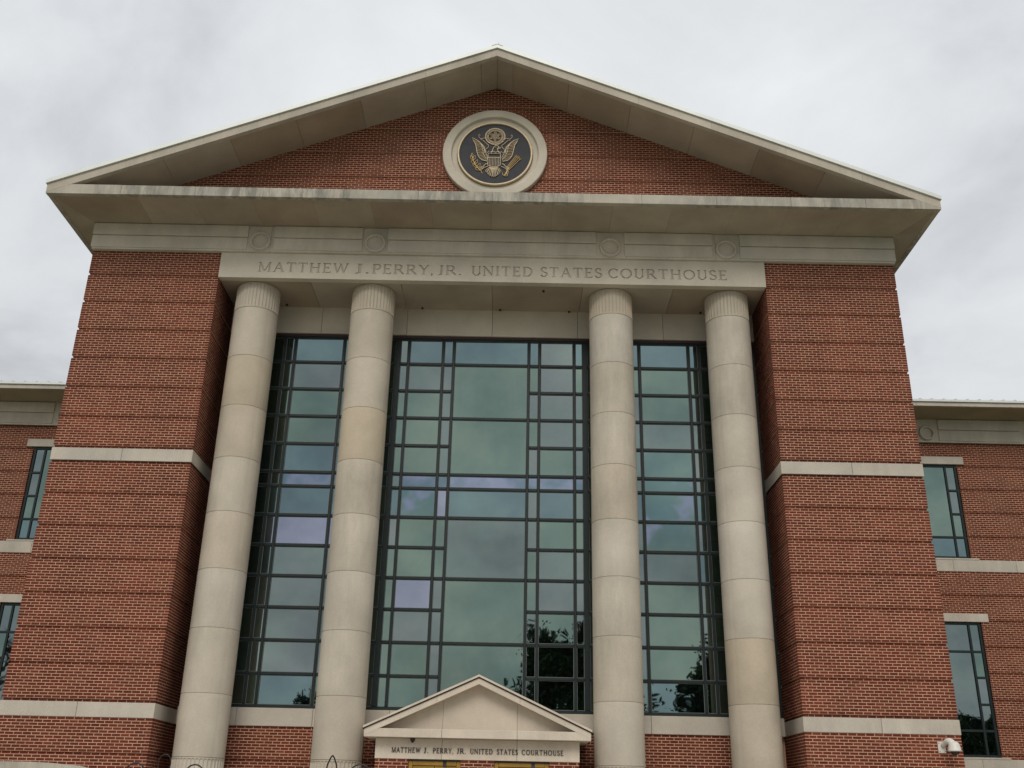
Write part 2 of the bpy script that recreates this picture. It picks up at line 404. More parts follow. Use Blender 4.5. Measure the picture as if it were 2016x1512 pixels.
# ------------------------------------------------------------------ dimensions
W, WI, E = 10.85, 7.34, 11.63
YF, YT, YW, YG, YE = -1.60, -.20, 1.71, 8.585, 7.25
ZS, ZFT = 16.21, 16.48            # cornice soffit and top
ZA, ZFB = 14.66, 15.42            # architrave soffit, frieze bottom
B1, B2 = (9.454, 9.776), (3.381, 3.706)
C1, C2, CR, YC = 6.414, 3.2475, .585, .75
SL = .4037; ZPB = 20.93; ZPK = 21.175
# ------------------------------------------------------------------ ground
def struct(name, mb, material):
    o = mb.build(name, material); o['kind'] = 'structure'; return o
struct('ground', MB().box(-600, 600, -600, 600, -.5, 0), M['grass'])
struct('plaza_bounce_paving', MB().box(-15, 15, -21.9, 8, -.2, .004), M['paving'])  # unseen; width and pale tone shaped to bounce light onto soffits
struct('pavement', MB().box(-200, 200, -28, -22, -.2, .12), M['paving'])
struct('street', MB().box(-200, 200, -40, -28.01, -.3, .008), M['asphalt'])
struct('far_pavement', MB().box(-200, 200, -43, -40.01, -.2, .12), M['paving'])
mm_ = MB()
for i in range(60): mm_.box(-150+i*5, -148+i*5, -34.08, -33.92, .01, .014)
struct('road_markings', mm_, M['paint'])
# ------------------------------------------------------------------ courthouse root
CH = thing('courthouse', 'red brick courthouse with stone gable, four round columns and tall glass front', 'building')
def part(name, label=None, parent=None):
    o = link(bpy.data.objects.new(name, None), parent or CH)
    if label: o['label'] = label
    return o
# ---- brick generator
PITCH, COURSE, JT, RECESS, BD = .2003, .0676, .0142, .036, .092
ALLB = []                         # (size_px, wall_key, mapname, u0,u1,z0,z1,d0)
WALLS = {}
MAPS = {}
def wall(key, mapf, parent, z0, z1, limits, recess=(), top_down=False, phase=0., corners=(None, None), openings=()):
    """limits(z, d) -> (u0,u1).  corners: for (start,end) parity of course on which the brick reaches the corner, else None.
       openings: list (u0,u1,z0,z1)"""
    MAPS[key] = mapf; WALLS[key] = parent
    n = max(1, round((z1-z0)/COURSE)); h = (z1-z0)/n
    for k in range(n):
        kk = (n-1-k) if top_down else k
        za, zb = z0+k*h, z0+(k+1)*h
        rec = kk % 12 in recess; d = RECESS if rec else 0.
        lo_a, hi_a = limits(za, d); lo_b, hi_b = limits(zb, d); lo, hi = max(lo_a, lo_b), min(hi_a, hi_b)
        # mortar bed
        dm = d + .0035
        la, ha = limits(za, dm); lb, hb = limits(zb, dm)
        spans = [(la, ha, lb, hb)]
        for (ou0, ou1, oz0, oz1) in openings:
            if zb > oz0+.01 and za < oz1-.01:
                ns = []
                for s in spans:
                    if ou1 <= s[0] or ou0 >= s[1]: ns.append(s); continue
                    if ou0 > s[0]: ns.append((s[0], ou0, s[2], ou0))
                    if ou1 < s[1]: ns.append((ou1, s[1], ou1, s[3]))
                spans = ns
        mb = MORT.setdefault(key, MB())
        for (a0, a1, b0, b1) in spans:
            if a1-a0 < .01: continue
            mb.add([mapf(a0, za, dm), mapf(a1, za, dm), mapf(b1, zb, dm), mapf(b0, zb, dm)], [(0, 1, 2, 3)])
            if rec:
                o_ = .0035
                for zz in (za, zb): mb.add([mapf(a0, zz, o_), mapf(a1, zz, o_), mapf(a1, zz, dm), mapf(a0, zz, dm)], [(0, 1, 2, 3)])
        # bricks
        par = k % 2
        if corners[0] is not None and par != corners[0]: lo += BD+.01
        if corners[1] is not None and par != corners[1]: hi -= BD+.01
        bs = [(max(lo, s[0], s[2]) if s[0] > la else lo, min(hi, s[1]) if s[1] < ha else hi) for s in spans]
        st = phase + par*PITCH/2
        for (b0, b1) in bs:
            if b1-b0 < .03: continue
            i = math.floor((b0-st)/PITCH)
            cuts = [b0]
            while st+(i+1)*PITCH < b1:
                c_ = st+(i+1)*PITCH
                if c_-b0 > .035 and b1-c_ > .035: cuts.append(c_)
                i += 1
            cuts.append(b1)
            for q in range(len(cuts)-1):
                u0 = cuts[q] + (JT/2 if q else 0) + random.uniform(-.0015, .0015)*(q > 0)
                u1 = cuts[q+1] - (JT/2 if q < len(cuts)-2 else 0)
                dj = d + random.uniform(-.0018, .0018)
                a, b = za+JT/2+random.uniform(-.001, .001), zb-JT/2+random.uniform(-.001, .001)
                p = proj(mapf((u0+u1)/2, (a+b)/2, 0))
                size = 1/p[2] if (0 < p[0] < 2016 and 0 < p[1] < 1512) else 0
                if size:
                    e1 = proj(mapf(u0, a, 0)); e2 = proj(mapf(u1, b, 0)); size = abs(e1[0]-e2[0])*abs(e1[1]-e2[1])
                ALLB.append((size, key, u0, u1, a, b, dj))
MORT = {}
BOXF = [(0, 1, 2, 3), (0, 4, 5, 1), (1, 5, 6, 2), (2, 6, 7, 3), (3, 7, 4, 0)]
def brick_verts(f, u0, u1, a, b, d):
    c = .0015
    return [f(u0+c, a+c, d), f(u1-c, a+c, d), f(u1-c, b-c, d), f(u0+c, b-c, d), f(u0, a, d+BD), f(u1, a, d+BD), f(u1, b, d+BD), f(u0, b, d+BD)]
def hidden(rec):
    """behind the columns or the porch as the photograph sees it"""
    s, key, u0, u1, a, b, d = rec
    if key != 'base_wall': return False
    p = Vector(MAPS[key]((u0+u1)/2, (a+b)/2, d)); dr = p-CAM_O
    for cx in (-C1, -C2, C2, C1):
        dd = Vector((dr.x, dr.y)).normalized(); rel = Vector((cx, YC)) - Vector((CAM_O.x, CAM_O.y))
        if abs(dd.x*rel.y-dd.y*rel.x) < CR+.06: return True
    t = (0-CAM_O.y)/dr.y; q = CAM_O+dr*t
    return abs(q.x) < 2.6
def finish_bricks():
    vis = sorted([r for r in ALLB if r[0] > 0 and not hidden(r)], key=lambda r: -r[0])[:300]
    pick = set(id(r) for r in vis); cache = {}; groups = {}
    for r in ALLB:
        if id(r) in pick: continue
        groups.setdefault(r[1], []).append(r)
    for key, f in MAPS.items():
        MORT[key].build('mortar_bed', M['mortar'], WALLS[key])['kind'] = 'stuff'
        V = []; F = []; T = []
        for (s, k_, u0, u1, a, b, d) in groups.get(key, []):
            n = len(V); V += brick_verts(f, u0, u1, a, b, d); F += [tuple(i+n for i in q) for q in BOXF]; T += [random.random()]*5
        o = mobj('brickwork', V, F, M['brick'], WALLS[key]); at = o.data.attributes.new('tint', 'FLOAT', 'FACE'); at.data.foreach_set('value', T); o['kind'] = 'stuff'
    for (s, k_, u0, u1, a, b, d) in vis:
        f = MAPS[k_]; wd, hh = round(u1-u0, 3), round(b-a, 3); ck = (k_, wd, hh)
        c = Vector(f((u0+u1)/2, (a+b)/2, d))
        if ck not in cache:
            vv = [Vector(v)-c for v in brick_verts(f, (u0+u1)/2-wd/2, (u0+u1)/2+wd/2, (a+b)/2-hh/2, (a+b)/2+hh/2, d)]
            me = bpy.data.meshes.new('brick'); me.from_pydata(vv, [], BOXF); me.materials.append(M['brick'])
            at = me.attributes.new('tint', 'FLOAT', 'FACE'); at.data.foreach_set('value', [0.]*5); cache[ck] = me
        o = link(bpy.data.objects.new('brick', cache[ck]), WALLS[k_]); o.location = c
def front(Y): return lambda u, z, d: (u, Y+d, z)
# ------------------------------------------------------------------ brick piers
def split_blocks(name, mat_, parent, x0, x1, y0, y1, z0, z1, n, gap=.008, c=.006):
    for i in range(n):
        a = x0+(x1-x0)*i/n + (gap/2 if i else 0); b = x0+(x1-x0)*(i+1)/n - (gap/2 if i < n-1 else 0)
        MB().bbox(a, b, y0, y1, z0, z1, c).build(name, mat_, parent)
for s in (-1, 1):
    P_ = part('brick_pier', 'left brick pier' if s < 0 else 'right brick pier')
    core = MB(); x0, x1 = sorted((s*(WI+.12), s*(W-.12))); core.box(x0, x1, .12, 8.4, 0, ZFB); core.build('pier_core', M['mortar'], P_)
    if s < 0: lim = lambda z, d: (-W+d, -WI-d)
    else: lim = lambda z, d: (WI+d, W-d)
    cn = (None, 1) if s < 0 else (1, None)
    for (z0, z1, td, rec, tag) in ((B1[1], ZFB, False, (0,), 'a'), (B2[1], B1[0], False, (0,), 'b'), (0, B2[0], True, (11,), 'c')):
        wall('pier_front_%d%s' % (s, tag), front(0), P_, z0, z1, lim, rec, td, 0, cn)
        mp = (lambda u, z, d, s=s: (s*(WI+d), u, z))
        wall('pier_side_%d%s' % (s, tag), mp, P_, z0, z1, lambda z, d: (d, YW+.1), rec, td, .1, (0, None))
        # outer flank, hardly seen
        xo = s*(W-.004); MB().box(*sorted((xo, xo-s*.1)), .0935, 8.5, z0, z1).build('flank_brickwork', M['farbrick'], P_)
    for (a, b) in (B1, B2):
        xs = (-W-.012, -WI+.012) if s < 0 else (WI-.012, W+.012)
        split_blocks('belt_stone', M['belt'], P_, xs[0], xs[1], -.014, .10, a, b, 2)
        xi = sorted((s*(WI-.012), s*(WI+.1)))
        MB().bbox(xi[0], xi[1], .104, YW-.02, a, b, .006).build('belt_stone', M['belt'], P_)
        xo = sorted((s*(W+.012), s*(W-.1))); MB().bbox(xo[0], xo[1], .104, 8.5, a, b, .006).build('belt_stone', M['belt'], P_)
# ------------------------------------------------------------------ wall under the glass
BW = part('base_wall')
YB = YW-.03
wall('base_wall', front(YB), BW, 0, B2[0], lambda z, d: (-WI+.1, WI-.1), (11,), True, .05)
MB().box(-WI, WI, YB+.12, YB+.5, 0, B2[0]).build('wall_core', M['mortar'], BW)
xs = [-WI+.005, -5.9, -4.05, -2.2, 0, 1.9, 4.12, 6.02, WI-.005]
for i in range(8): MB().bbox(xs[i]+.004, xs[i+1]-.004, YW-.07, YW+.3, B2[0], 3.80, .006).build('sill_stone', M['belt'], BW)
# ------------------------------------------------------------------ curtain wall
CWL = part('curtain_wall', 'tall glass curtain wall behind the columns')
HZ = [13.785, 13.015, 12.21, 11.415, 10.62, 9.82, 9.43, 8.64, 7.84, 7.045, 6.245, 5.43, 4.62, 3.86]
MW = .070
def frame_bar(name, x0, x1, z0, z1, yo=0.): MB().bbox(x0, x1, YW+.02-yo, YW+.13, z0, z1, .008).build(name, M['frame'], CWL)
vx = [1.045, 1.345, 2.305]; verts_ = []
for v in vx: verts_ += [-v, v]
side = [2.585, 2.78, 3.87, 4.12, 5.49, 5.78, 7.0]
MB().box(-WI+.002, WI-.002, YW+.0, YW+.14, 13.785, 13.86).build('head_channel', M['headframe'], CWL)
frame_bar('head_frame', -WI+.01, WI-.01, 13.74, 13.783, .005)
frame_bar('sill_frame', -WI+.01, WI-.01, 3.803, 3.885, .005)
cols_x = [-7.27, -7.0, -5.78, -5.49, -4.12, -3.87, -2.60, -2.305, -1.345, -1.045, 1.045, 1.345, 2.305, 2.60, 3.87, 4.12, 5.49, 5.78, 7.0, 7.27]
thick = {-2.60: .14, 2.60: .14, -7.27: .14, 7.27: .14}
for x in cols_x:
    t = thick.get(x, MW); frame_bar('mullion', x-t/2, x+t/2, 3.888, 13.737)
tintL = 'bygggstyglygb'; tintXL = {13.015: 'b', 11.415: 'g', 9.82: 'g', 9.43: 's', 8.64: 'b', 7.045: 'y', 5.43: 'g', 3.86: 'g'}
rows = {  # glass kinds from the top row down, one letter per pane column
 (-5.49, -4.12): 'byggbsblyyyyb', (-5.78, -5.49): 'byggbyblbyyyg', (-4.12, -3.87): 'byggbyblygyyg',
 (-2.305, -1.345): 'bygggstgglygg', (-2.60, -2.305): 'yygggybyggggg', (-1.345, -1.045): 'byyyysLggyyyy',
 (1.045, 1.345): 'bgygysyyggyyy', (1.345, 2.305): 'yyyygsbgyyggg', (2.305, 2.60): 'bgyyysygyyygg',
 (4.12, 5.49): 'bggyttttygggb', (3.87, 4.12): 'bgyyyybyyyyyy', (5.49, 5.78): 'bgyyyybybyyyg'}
for i in range(len(cols_x)-1):
    a, b = cols_x[i], cols_x[i+1]
    if (a, b) in ((-3.87, -2.60), (2.60, 3.87)): pass
    hz = HZ if a != -1.045 else [13.785, 13.015, 11.415, 9.82, 9.43, 8.64, 7.045, 5.43, 3.86]
    ta, tb = thick.get(a, MW)/2, thick.get(b, MW)/2
    for z in hz[1:-1]: frame_bar('transom', a+ta+.001, b-tb-.001, z-MW/2, z+MW/2, -.004)
    for k in range(len(hz)-1):
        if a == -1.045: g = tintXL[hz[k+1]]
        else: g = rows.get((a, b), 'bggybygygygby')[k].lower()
        z0, z1 = hz[k+1], hz[k]
        tilt = random.uniform(-.003, .003)*(b-a); t2 = random.uniform(-.003, .003)*(z1-z0); yq = YW+.075
        mb = MB(); V = [(a+ta*.6, yq-tilt-t2, z0+.03), (b-tb*.6, yq+tilt-t2, z0+.03), (b-tb*.6, yq+tilt+t2, z1-.03), (a+ta*.6, yq-tilt+t2, z1-.03)]
        mb.add(V+[(x, y+.024, z) for x, y, z in V], [(0, 1, 2, 3), (7, 6, 5, 4), (0, 4, 5, 1), (1, 5, 6, 2), (2, 6, 7, 3), (3, 7, 4, 0)])
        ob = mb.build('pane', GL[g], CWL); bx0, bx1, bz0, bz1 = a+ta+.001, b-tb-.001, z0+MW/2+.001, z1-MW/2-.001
        if k == 0: bz1 = 13.739
        if k == len(hz)-2: bz0 = 3.886
        bd = MB(); wd_ = .013; y_ = YW+.052
        bd.box(bx0, bx0+wd_, y_, y_+.008, bz0, bz1).box(bx1-wd_, bx1, y_, y_+.008, bz0, bz1).box(bx0+wd_, bx1-wd_, y_, y_+.008, bz0, bz0+wd_).box(bx0+wd_, bx1-wd_, y_, y_+.008, bz1-wd_, bz1)
        bd.build('glazing_bead', M['bead'], ob)
MB().box(-WI, WI, YW+.2, YW+.4, 3.4, 14.6).build('backing_wall', M['black'], CWL)
# ------------------------------------------------------------------ architrave, head panel
AR = part('architrave')
polys = []
words = [('MATTHEW', -6.30, -3.86), ('J.', -3.73, -3.30), ('PERRY,', -3.23, -1.58), ('JR.', -1.47, -.83), ('UNITED', -.56, 1.09), ('STATES', 1.29, 2.955), ('COURTHOUSE', 3.115, 6.32)]
for t_, a, b in words:
    for l in word(t_, a, b, 14.845, .295): polys += l
V, F = relief((-WI, WI, ZA, ZFB-.002), polys, lambda u, v, d: (u, -.05+d, v), 0, .034, back=.2)
ob = mobj('inscribed_beam', V, F, M['arch'], AR); ob.data.materials.append(M['cut'])
for p_ in ob.data.polygons:
    if all(abs(V[i][1]-(-.05+.034)) < 1e-5 for i in p_.vertices): p_.material_index = 1
for i in range(6):
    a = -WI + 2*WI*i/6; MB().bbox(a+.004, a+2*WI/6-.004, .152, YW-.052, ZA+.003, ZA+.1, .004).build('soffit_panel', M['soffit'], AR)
MB().box(-WI, WI, .02, YW-.05, ZA+.1005, ZA+.3).build('beam_core', M['stone'], AR)
for i, (a, b) in enumerate(((-WI, -4.8), (-4.8, -2.4), (-2.4, 0), (0, 2.4), (2.4, 4.8), (4.8, WI))):
    MB().bbox(a+.004, b-.004, YW-.05, YW+.3, 13.862, ZA+.3, .004).build('head_panel', M['arch'], AR)
for x, y in ((-1.98, 1.55), (.215, 1.57), (2.16, 1.6), (-5.8, 1.5), (5.85, 1.5), (1.4, .4)):
    mb = MB(); mb.lathe([(.032, 0), (.036, -.015), (.028, -.04), (.01, -.055)], (x, y, ZA+.003), 'z', 12); mb.build('soffit_fitting', M['black'], AR, True)
# ------------------------------------------------------------------ frieze
FR = part('frieze')
def frieze(parent, Y, x0, x1, z0, z1, panels, rings, rr, seam=2.4):
    n = max(1, round((x1-x0)/seam))
    for i in range(n):
        a, b = x0+(x1-x0)*i/n, x0+(x1-x0)*(i+1)/n
        MB().bbox(a+.003, b-.003, Y, Y+.3, z0, z1, .004).build('frieze_block', M['frieze'], parent)
    h = z1-z0
    for (a, b) in panels:
        MB().bbox(a, b, Y-.028, Y+.01, z0+.05*h/.79, z0+.515*h, .004).build('lower_panel', M['frieze'], parent)
        MB().bbox(a, b, Y-.058, Y+.01, z0+.54*h, z1-.02, .004).build('upper_panel', M['frieze'], parent)
    for x in rings:
        zc_ = z0+.38*h+.03 if h < .6 else (z0+z1)/2-.10
        mb = MB(); mb.lathe([(rr, .0), (rr, -.08), (rr-.015, -.10), (rr-.035, -.10), (rr-.05, -.08), (rr-.05, -.004), (.001, -.004)], (x, Y, zc_), 'y', 40, False)
        mb.build('roundel', M['frieze'], parent, False)
frieze(FR, -.12, -W-.01, W+.01, ZFB, ZS, [(-W-.03, -6.66), (-5.945, -3.54), (-2.85, 2.80), (3.565, 5.945), (6.69, W+.03)], [-6.30, -3.185, 3.175, 6.31], .275)
for s in (-1, 1):
    xs_ = sorted((s*(W+.01), s*(W-.2))); MB().bbox(xs_[0], xs_[1], .182, 9, ZFB, ZS, .004).build('frieze_return', M['frieze'], FR)
MB().box(-W+.1, W-.1, .19, 9, ZA+.31, ZS+.1).build('frieze_core', M['stone'], FR)
# ------------------------------------------------------------------ cornice
CO = part('cornice')
n = 12
for i in range(n):
    a, b = -E+2*E*i/n, -E+2*E*(i+1)/n
    def zr(x): return min(ZFT, ZPB-SL*abs(x)+.02)
    if 0 < i < n-1: MB().bbox(a+.002, b-.002, YF, YF+.14, ZS-.012, ZFT, .008).build('fascia_stone', M['fascia'], CO)
    else:
        s_ = -1 if i == 0 else 1; xi = E-2*E/n+.002; xk = (ZPB-ZFT)/SL
        MB().prism([(s_*E, ZS-.012), (s_*xi, ZS-.012), (s_*xi, ZFT), (s_*xk, ZFT), (s_*E, ZPB-SL*E-.002)], 'y', YF, YF+.14).build('fascia_stone', M['fascia'], CO)
MB().box(-E+.3, E-.3, YF+.14, YT+.3, ZFT-.10, ZFT-.002).build('ledge_top', M['fascia'], CO)
jx = [-9.30, -7.85, -6.3, -4.72, -3.2, -1.63, -.04, 1.57, 3.15, 4.70, 6.3, 7.75, 9.25]
xs = [-E+.14]+jx+[E-.14]
yb, yf = -.125, YF+.142
for i in range(len(xs)-1):
    a, b = xs[i]+.002, xs[i+1]-.002
    pts = [(a, yf), (b, yf), (b, yb), (a, yb)]
    if i == 0: pts = [(a, yf), (b, yf), (b, yb), (-W-.02, yb)]
    if i == len(xs)-2: pts = [(a, yf), (b, yf), (W+.02, yb), (a, yb)]
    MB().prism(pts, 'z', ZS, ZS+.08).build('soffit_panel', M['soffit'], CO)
for s in (-1, 1):
    ys = [-.135, 1.6, 3.2, 4.8, 6.4, 9.0]
    for i in range(5):
        a, b = ys[i]+.006, ys[i+1]-.006; xo, xi = s*(E-.14), s*(W+.02)
        pts = [(xi, a), (xo, a), (xo, b), (xi, b)] if i else [(xi, -.125+.012), (xo, yf+.02), (xo, b), (xi, b)]
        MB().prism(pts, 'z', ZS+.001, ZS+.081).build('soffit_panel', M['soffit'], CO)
    xo = sorted((s*E, s*(E-.138))); MB().bbox(xo[0], xo[1], YF+.143, 9.0, ZS-.012, ZFT-.15, .008).build('side_fascia', M['fascia'], CO)
MB().box(-E+.14, E-.14, YF+.15, 9, ZS+.085, ZS+.15).build('cornice_core', M['stone'], CO)
# raking cornice
RC = part('raking_cornice')
def zrk(x, o=0): return ZPB-SL*abs(x)+o
def rake_pt(s, x0, x1, y0, y1, o0, o1, name, mt, parent):
    a, b = s*x0, s*x1
    V = [(a, y0, zrk(a, o0)), (b, y0, zrk(b, o0)), (b, y0, zrk(b, o1)), (a, y0, zrk(a, o1))]
    MB().add(V+[(x, y1, z) for x, y, z in V], [(0, 1, 2, 3), (7, 6, 5, 4), (0, 4, 5, 1), (1, 5, 6, 2), (2, 6, 7, 3), (3, 7, 4, 0)]).build(name, mt, parent)
for s in (-1, 1):
    k = 6; top = E
    for i in range(k):
        a, b = top*i/k, top*(i+1)/k
        rake_pt(s, a+(.002 if i else 0), b-(.002 if i < k-1 else 0), YF-.002, YF+.14, 0, .245, 'raking_stone', M['rake'], RC)
    xs = [0, .45, 2.0, 3.7, 5.4, 7.1, 8.8, 10.5, 11.3]
    for i in range(len(xs)-1):
        rake_pt(s, xs[i]+.004, xs[i+1]-.004, YF+.142, YT+.02, .03, .10, 'soffit_panel', M['soffit'], RC)
    rake_pt(s, 0, E-.05, YF+.145, YT+.3, .101, .2, 'rake_core', M['stone'], RC)
# roof
RF = part('roof')
for s in (-1, 1):
    a, b = 0, E+.03
    rake_pt(s, 0, b, YF-.05, 18, .248, .36, 'roof_slope', M['metal'], RF)
    for i in range(36):
        y = YF+.15+i*.5
        if y < 17: rake_pt(s, .05, b, y, y+.03, .362, .42, 'roof_seam', M['metal'], RF)
MB().prism([(-.16, ZPB+.298), (0, ZPB+.365), (.16, ZPB+.298), (.16, ZPB+.315), (0, ZPB+.372), (-.16, ZPB+.315)], 'y', YF-.06, 18).build('ridge_cap', M['metal'], RF)
MB().lathe([(.008, 0), (.006, .08), (.002, .16)], (.03, YF+.1, ZPB+.40), 'z', 8).build('lightning_rod', M['iron'], RF)
# tympanum
TY = part('tympanum')
wall('tympanum', front(YT), TY, ZFT-.05, 20.9, lambda z, d: (-(ZPB+.13-z)/SL, (ZPB+.13-z)/SL) if z < ZPB+.13 else (0, 0), (8,), False, .03)
MB().prism([(-11, ZS+.2), (11, ZS+.2), (0, ZPB-.02)], 'y', YT+.12, YT+.4).build('tympanum_core', M['mortar'], TY)
# ------------------------------------------------------------------ columns
def fluted(mb, cx, cy, r, z0, z1, end0, end1, nf=40, seg=8, dep=.026):
    n = nf*seg; fw = math.pi*r/nf*.88
    zs = []
    if end0: zs += [z0, z0+.001]+[z0+.02+fw*t for t in (0, .08, .2, .4, .65, 1)]
    else: zs += [z0]
    if end1: zs += [z1-.02-fw*t for t in (1, .65, .4, .2, .08, 0)]+[z1-.001, z1]
    else: zs += [z1]
    V = []
    for z in zs:
        h = 1.
        if end0 and z < z0+.02+fw: h = max(0, (z-z0-.02)/fw) if z > z0+.019 else -1
        if end1 and z > z1-.02-fw: h = max(0, (z1-.02-z)/fw) if z < z1-.019 else -1
        wdt = math.sqrt(max(0, 1-(1-h)**2)) if h >= 0 else 0
        for j in range(n):
            q = ((j % seg)/seg-.5)*2/.88; a = 2*math.pi*j/n; rr = r
            if wdt > 0 and abs(q) < wdt: rr = r-dep*min(1, math.sqrt(1-(q/wdt)**2)*1.1)*min(1, .25+wdt)
            V.append((cx+rr*math.cos(a), cy+rr*math.sin(a), z))
    F = []
    for i in range(len(zs)-1): F += [(i*n+j, i*n+(j+1) % n, (i+1)*n+(j+1) % n, (i+1)*n+j) for j in range(n)]
    F += [tuple(range(n)), tuple((len(zs)-1)*n+j for j in range(n))]
    mb.add(V, F)
JZ = [2.59, 3.975, 5.46, 6.86, 8.283, 9.69, 11.095, 12.495, 13.905]
DR = {-1.0: 0}
for ci, cx in enumerate((-C1, -C2, C2, C1)):
    Cn = part('column')
    mb = MB(); fluted(mb, cx, YC, CR, JZ[-1]+.006, ZA-.045, True, False); mb.build('capital', M['tan' if ci in (1, 2, 3) else 'stone'], Cn)
    MB().lathe([(CR-.02, 0), (CR-.002, .006), (CR-.002, .03), (CR-.02, .038), (CR-.03, .044)], (cx, YC, ZA-.045), 'z', 64).build('neck_ring', M['stone'], Cn)
    seamang = R({0: -42, 1: -15, 2: -162, 3: -140}[ci])
    for i in range(len(JZ)-1):
        z0, z1 = JZ[i]+.002, JZ[i+1]-.002; n = 96; V = []; F = []
        prof = [(-.009, 0), (-.001, .006), (0, .014), (0, z1-z0-.014), (-.001, z1-z0-.006), (-.009, z1-z0)]
        for dr_, h in prof:
            for j in range(n):
                a = 2*math.pi*j/n; rr = CR+dr_
                da = (a-seamang) % math.pi
                if min(da, math.pi-da) < .034: rr -= .006
                V.append((cx+rr*math.cos(a), YC+rr*math.sin(a), z0+h))
        for k in range(len(prof)-1): F += [(k*n+j, k*n+(j+1) % n, (k+1)*n+(j+1) % n, (k+1)*n+j) for j in range(n)]
        F += [tuple(range(n)), tuple((len(prof)-1)*n+j for j in range(n))]
        o = mobj('drum', V, F, M['tan' if (ci, i) in ((1, 5), (3, 1), (0, 6)) else 'stone'], Cn, True)
        o.data.set_sharp_from_angle(angle=R(35))
    MB().lathe([(CR-.02, .3), (CR-.02, ZA-.03)], (cx, YC, 0), 'z', 32).build('column_core', M['stone'], Cn)
    mb = MB(); fluted(mb, cx, YC, CR, .35, JZ[0]-.006, False, True); mb.build('fluted_base', M['stone'], Cn)
    MB().lathe([(.78, 0), (.78, .15), (.72, .2), (.68, .28), (CR+.01, .345)], (cx, YC, 0), 'z', 64).build('plinth', M['stone'], Cn)
# ------------------------------------------------------------------ entrance porch
PO = part('entrance_porch')
YP = 0.0; PF = -.30; PE = 2.52; PW = 2.28; PZ0, PZ1 = 2.635, 3.07; PSL = .450
MB().bbox(-PW, -.795, YP-.02, YP+.2, PZ0, PZ1, .005).build('lintel_block', M['porch'], PO)
MB().bbox(-.789, .879, YP-.02, YP+.2, PZ0, PZ1, .005).build('lintel_block', M['porch'], PO)
MB().bbox(.885, PW, YP-.02, YP+.2, PZ0, PZ1, .005).build('lintel_block', M['porch'], PO)
for s in (-1, 1):
    xa = sorted((s*PW, s*(PW-.15))); MB().bbox(xa[0], xa[1], YP+.204, YB, PZ0, PZ1, .005).build('lintel_return', M['porch'], PO)
for (a, b) in ((-PE, -.795), (-.789, .879), (.885, PE)):
    MB().bbox(a, b, PF, PF+.12, PZ1, PZ1+.185, .008).build('cornice_block', M['porch'], PO)
MB().box(-PE+.02, PE-.02, PF+.12, YB, PZ1+.004, PZ1+.12).build('soffit_slab', M['porch'], PO)
def pz(x, o): return 4.24-PSL*abs(x)+o
def prk(s, x0, x1, y0, y1, o0, o1, name, mt):
    a, b = s*x0, s*x1
    V = [(a, y0, pz(a, o0)), (b, y0, pz(b, o0)), (b, y0, pz(b, o1)), (a, y0, pz(a, o1))]
    MB().add(V+[(x, y1, z) for x, y, z in V], [(0, 1, 2, 3), (7, 6, 5, 4), (0, 4, 5, 1), (1, 5, 6, 2), (2, 6, 7, 3), (3, 7, 4, 0)]).build(name, mt, PO)
for s in (-1, 1):
    for (a, b) in ((0, .93), (.936, PE)):
        prk(s, a, b, PF-.004, PF+.12, 0, .13, 'raking_block', M['porch'])
        prk(s, a, b, PF+.121, YP+.03, .01, .10, 'rake_soffit', M['porch'])
    prk(s, 0, PE+.03, PF-.03, PF+.12, .134, .155, 'drip_edge', M['bronze'])
    prk(s, 0, PE+.02, PF-.045, YB, .158, .205, 'roof_stone', M['porch'])
for (a, b) in ((-2.3, -.80), (-.794, .876), (.882, 2.3)):
    pts = [(a, PZ1+.12), (b, PZ1+.12), (b, pz(b, .01)), (0, pz(0, .01)), (a, pz(a, .01))] if a < 0 < b else [(a, PZ1+.12), (b, PZ1+.12), (b, pz(b, .02)), (a, pz(a, .02))]
    MB().prism(pts, 'y', YP, YP+.15).build('pediment_panel', M['porch'], PO)
MB().prism([(-2.4, PZ1+.12), (2.4, PZ1+.12), (0, pz(0, -.03))], 'y', YP+.16, YB).build('pediment_core', M['porch'], PO)
ds = [(-1.535, -.36), (.38, 1.61)]
wall('porch_front', front(YP), PO, 0, PZ0, lambda z, d: (-PW+.01, PW-.01), (), True, .02, (0, 0), [(a, b, 0, PZ0+.1) for a, b in ds])
for s in (-1, 1):
    wall('porch_side_%d' % s, (lambda u, z, d, s=s: (s*(PW-.01-d), u, z)), PO, 0, PZ0, lambda z, d: (d, YB), (), True, .05, (1, None))
for (a, b) in ((-PW+.12, ds[0][0]), (ds[0][1], ds[1][0]), (ds[1][1], PW-.12)): MB().box(a+.002, b-.002, YP+.11, YB, 0, PZ0-.002).build('porch_core', M['mortar'], PO)
MB().prism([(a, b) for a, b in ((0, 0), (.1, 0), (.1, .08), (0, .08))], 'y', .1, .2)
mb = MB(); mb.lathe([(.05, .0), (.055, -.03), (.04, -.07), (.012, -.10)], (-1.45, YP-.08, PZ1-.0), 'z', 12); mb.build('lamp_fitting', M['black'], PO, True)
bw = [('MATTHEW', 165, 443), ('J.', 470, 520), ('PERRY,', 560, 757), ('JR.', 790, 878), ('UNITED', 918, 1135), ('STATES', 1175, 1378), ('COURTHOUSE', 1415, 1815)]
for t_, a, b in bw:
    k = 3.83/1650
    for l in word(t_, -1.91+(a-165)*k, -1.91+(b-165)*k, 2.768, .106, .15):
        V, F = relief(None, l, lambda u, v, d: (u, YP-.02+d, v), 0, -.022, back=.001); mobj('letter', V, F, M['bronze'], PO)
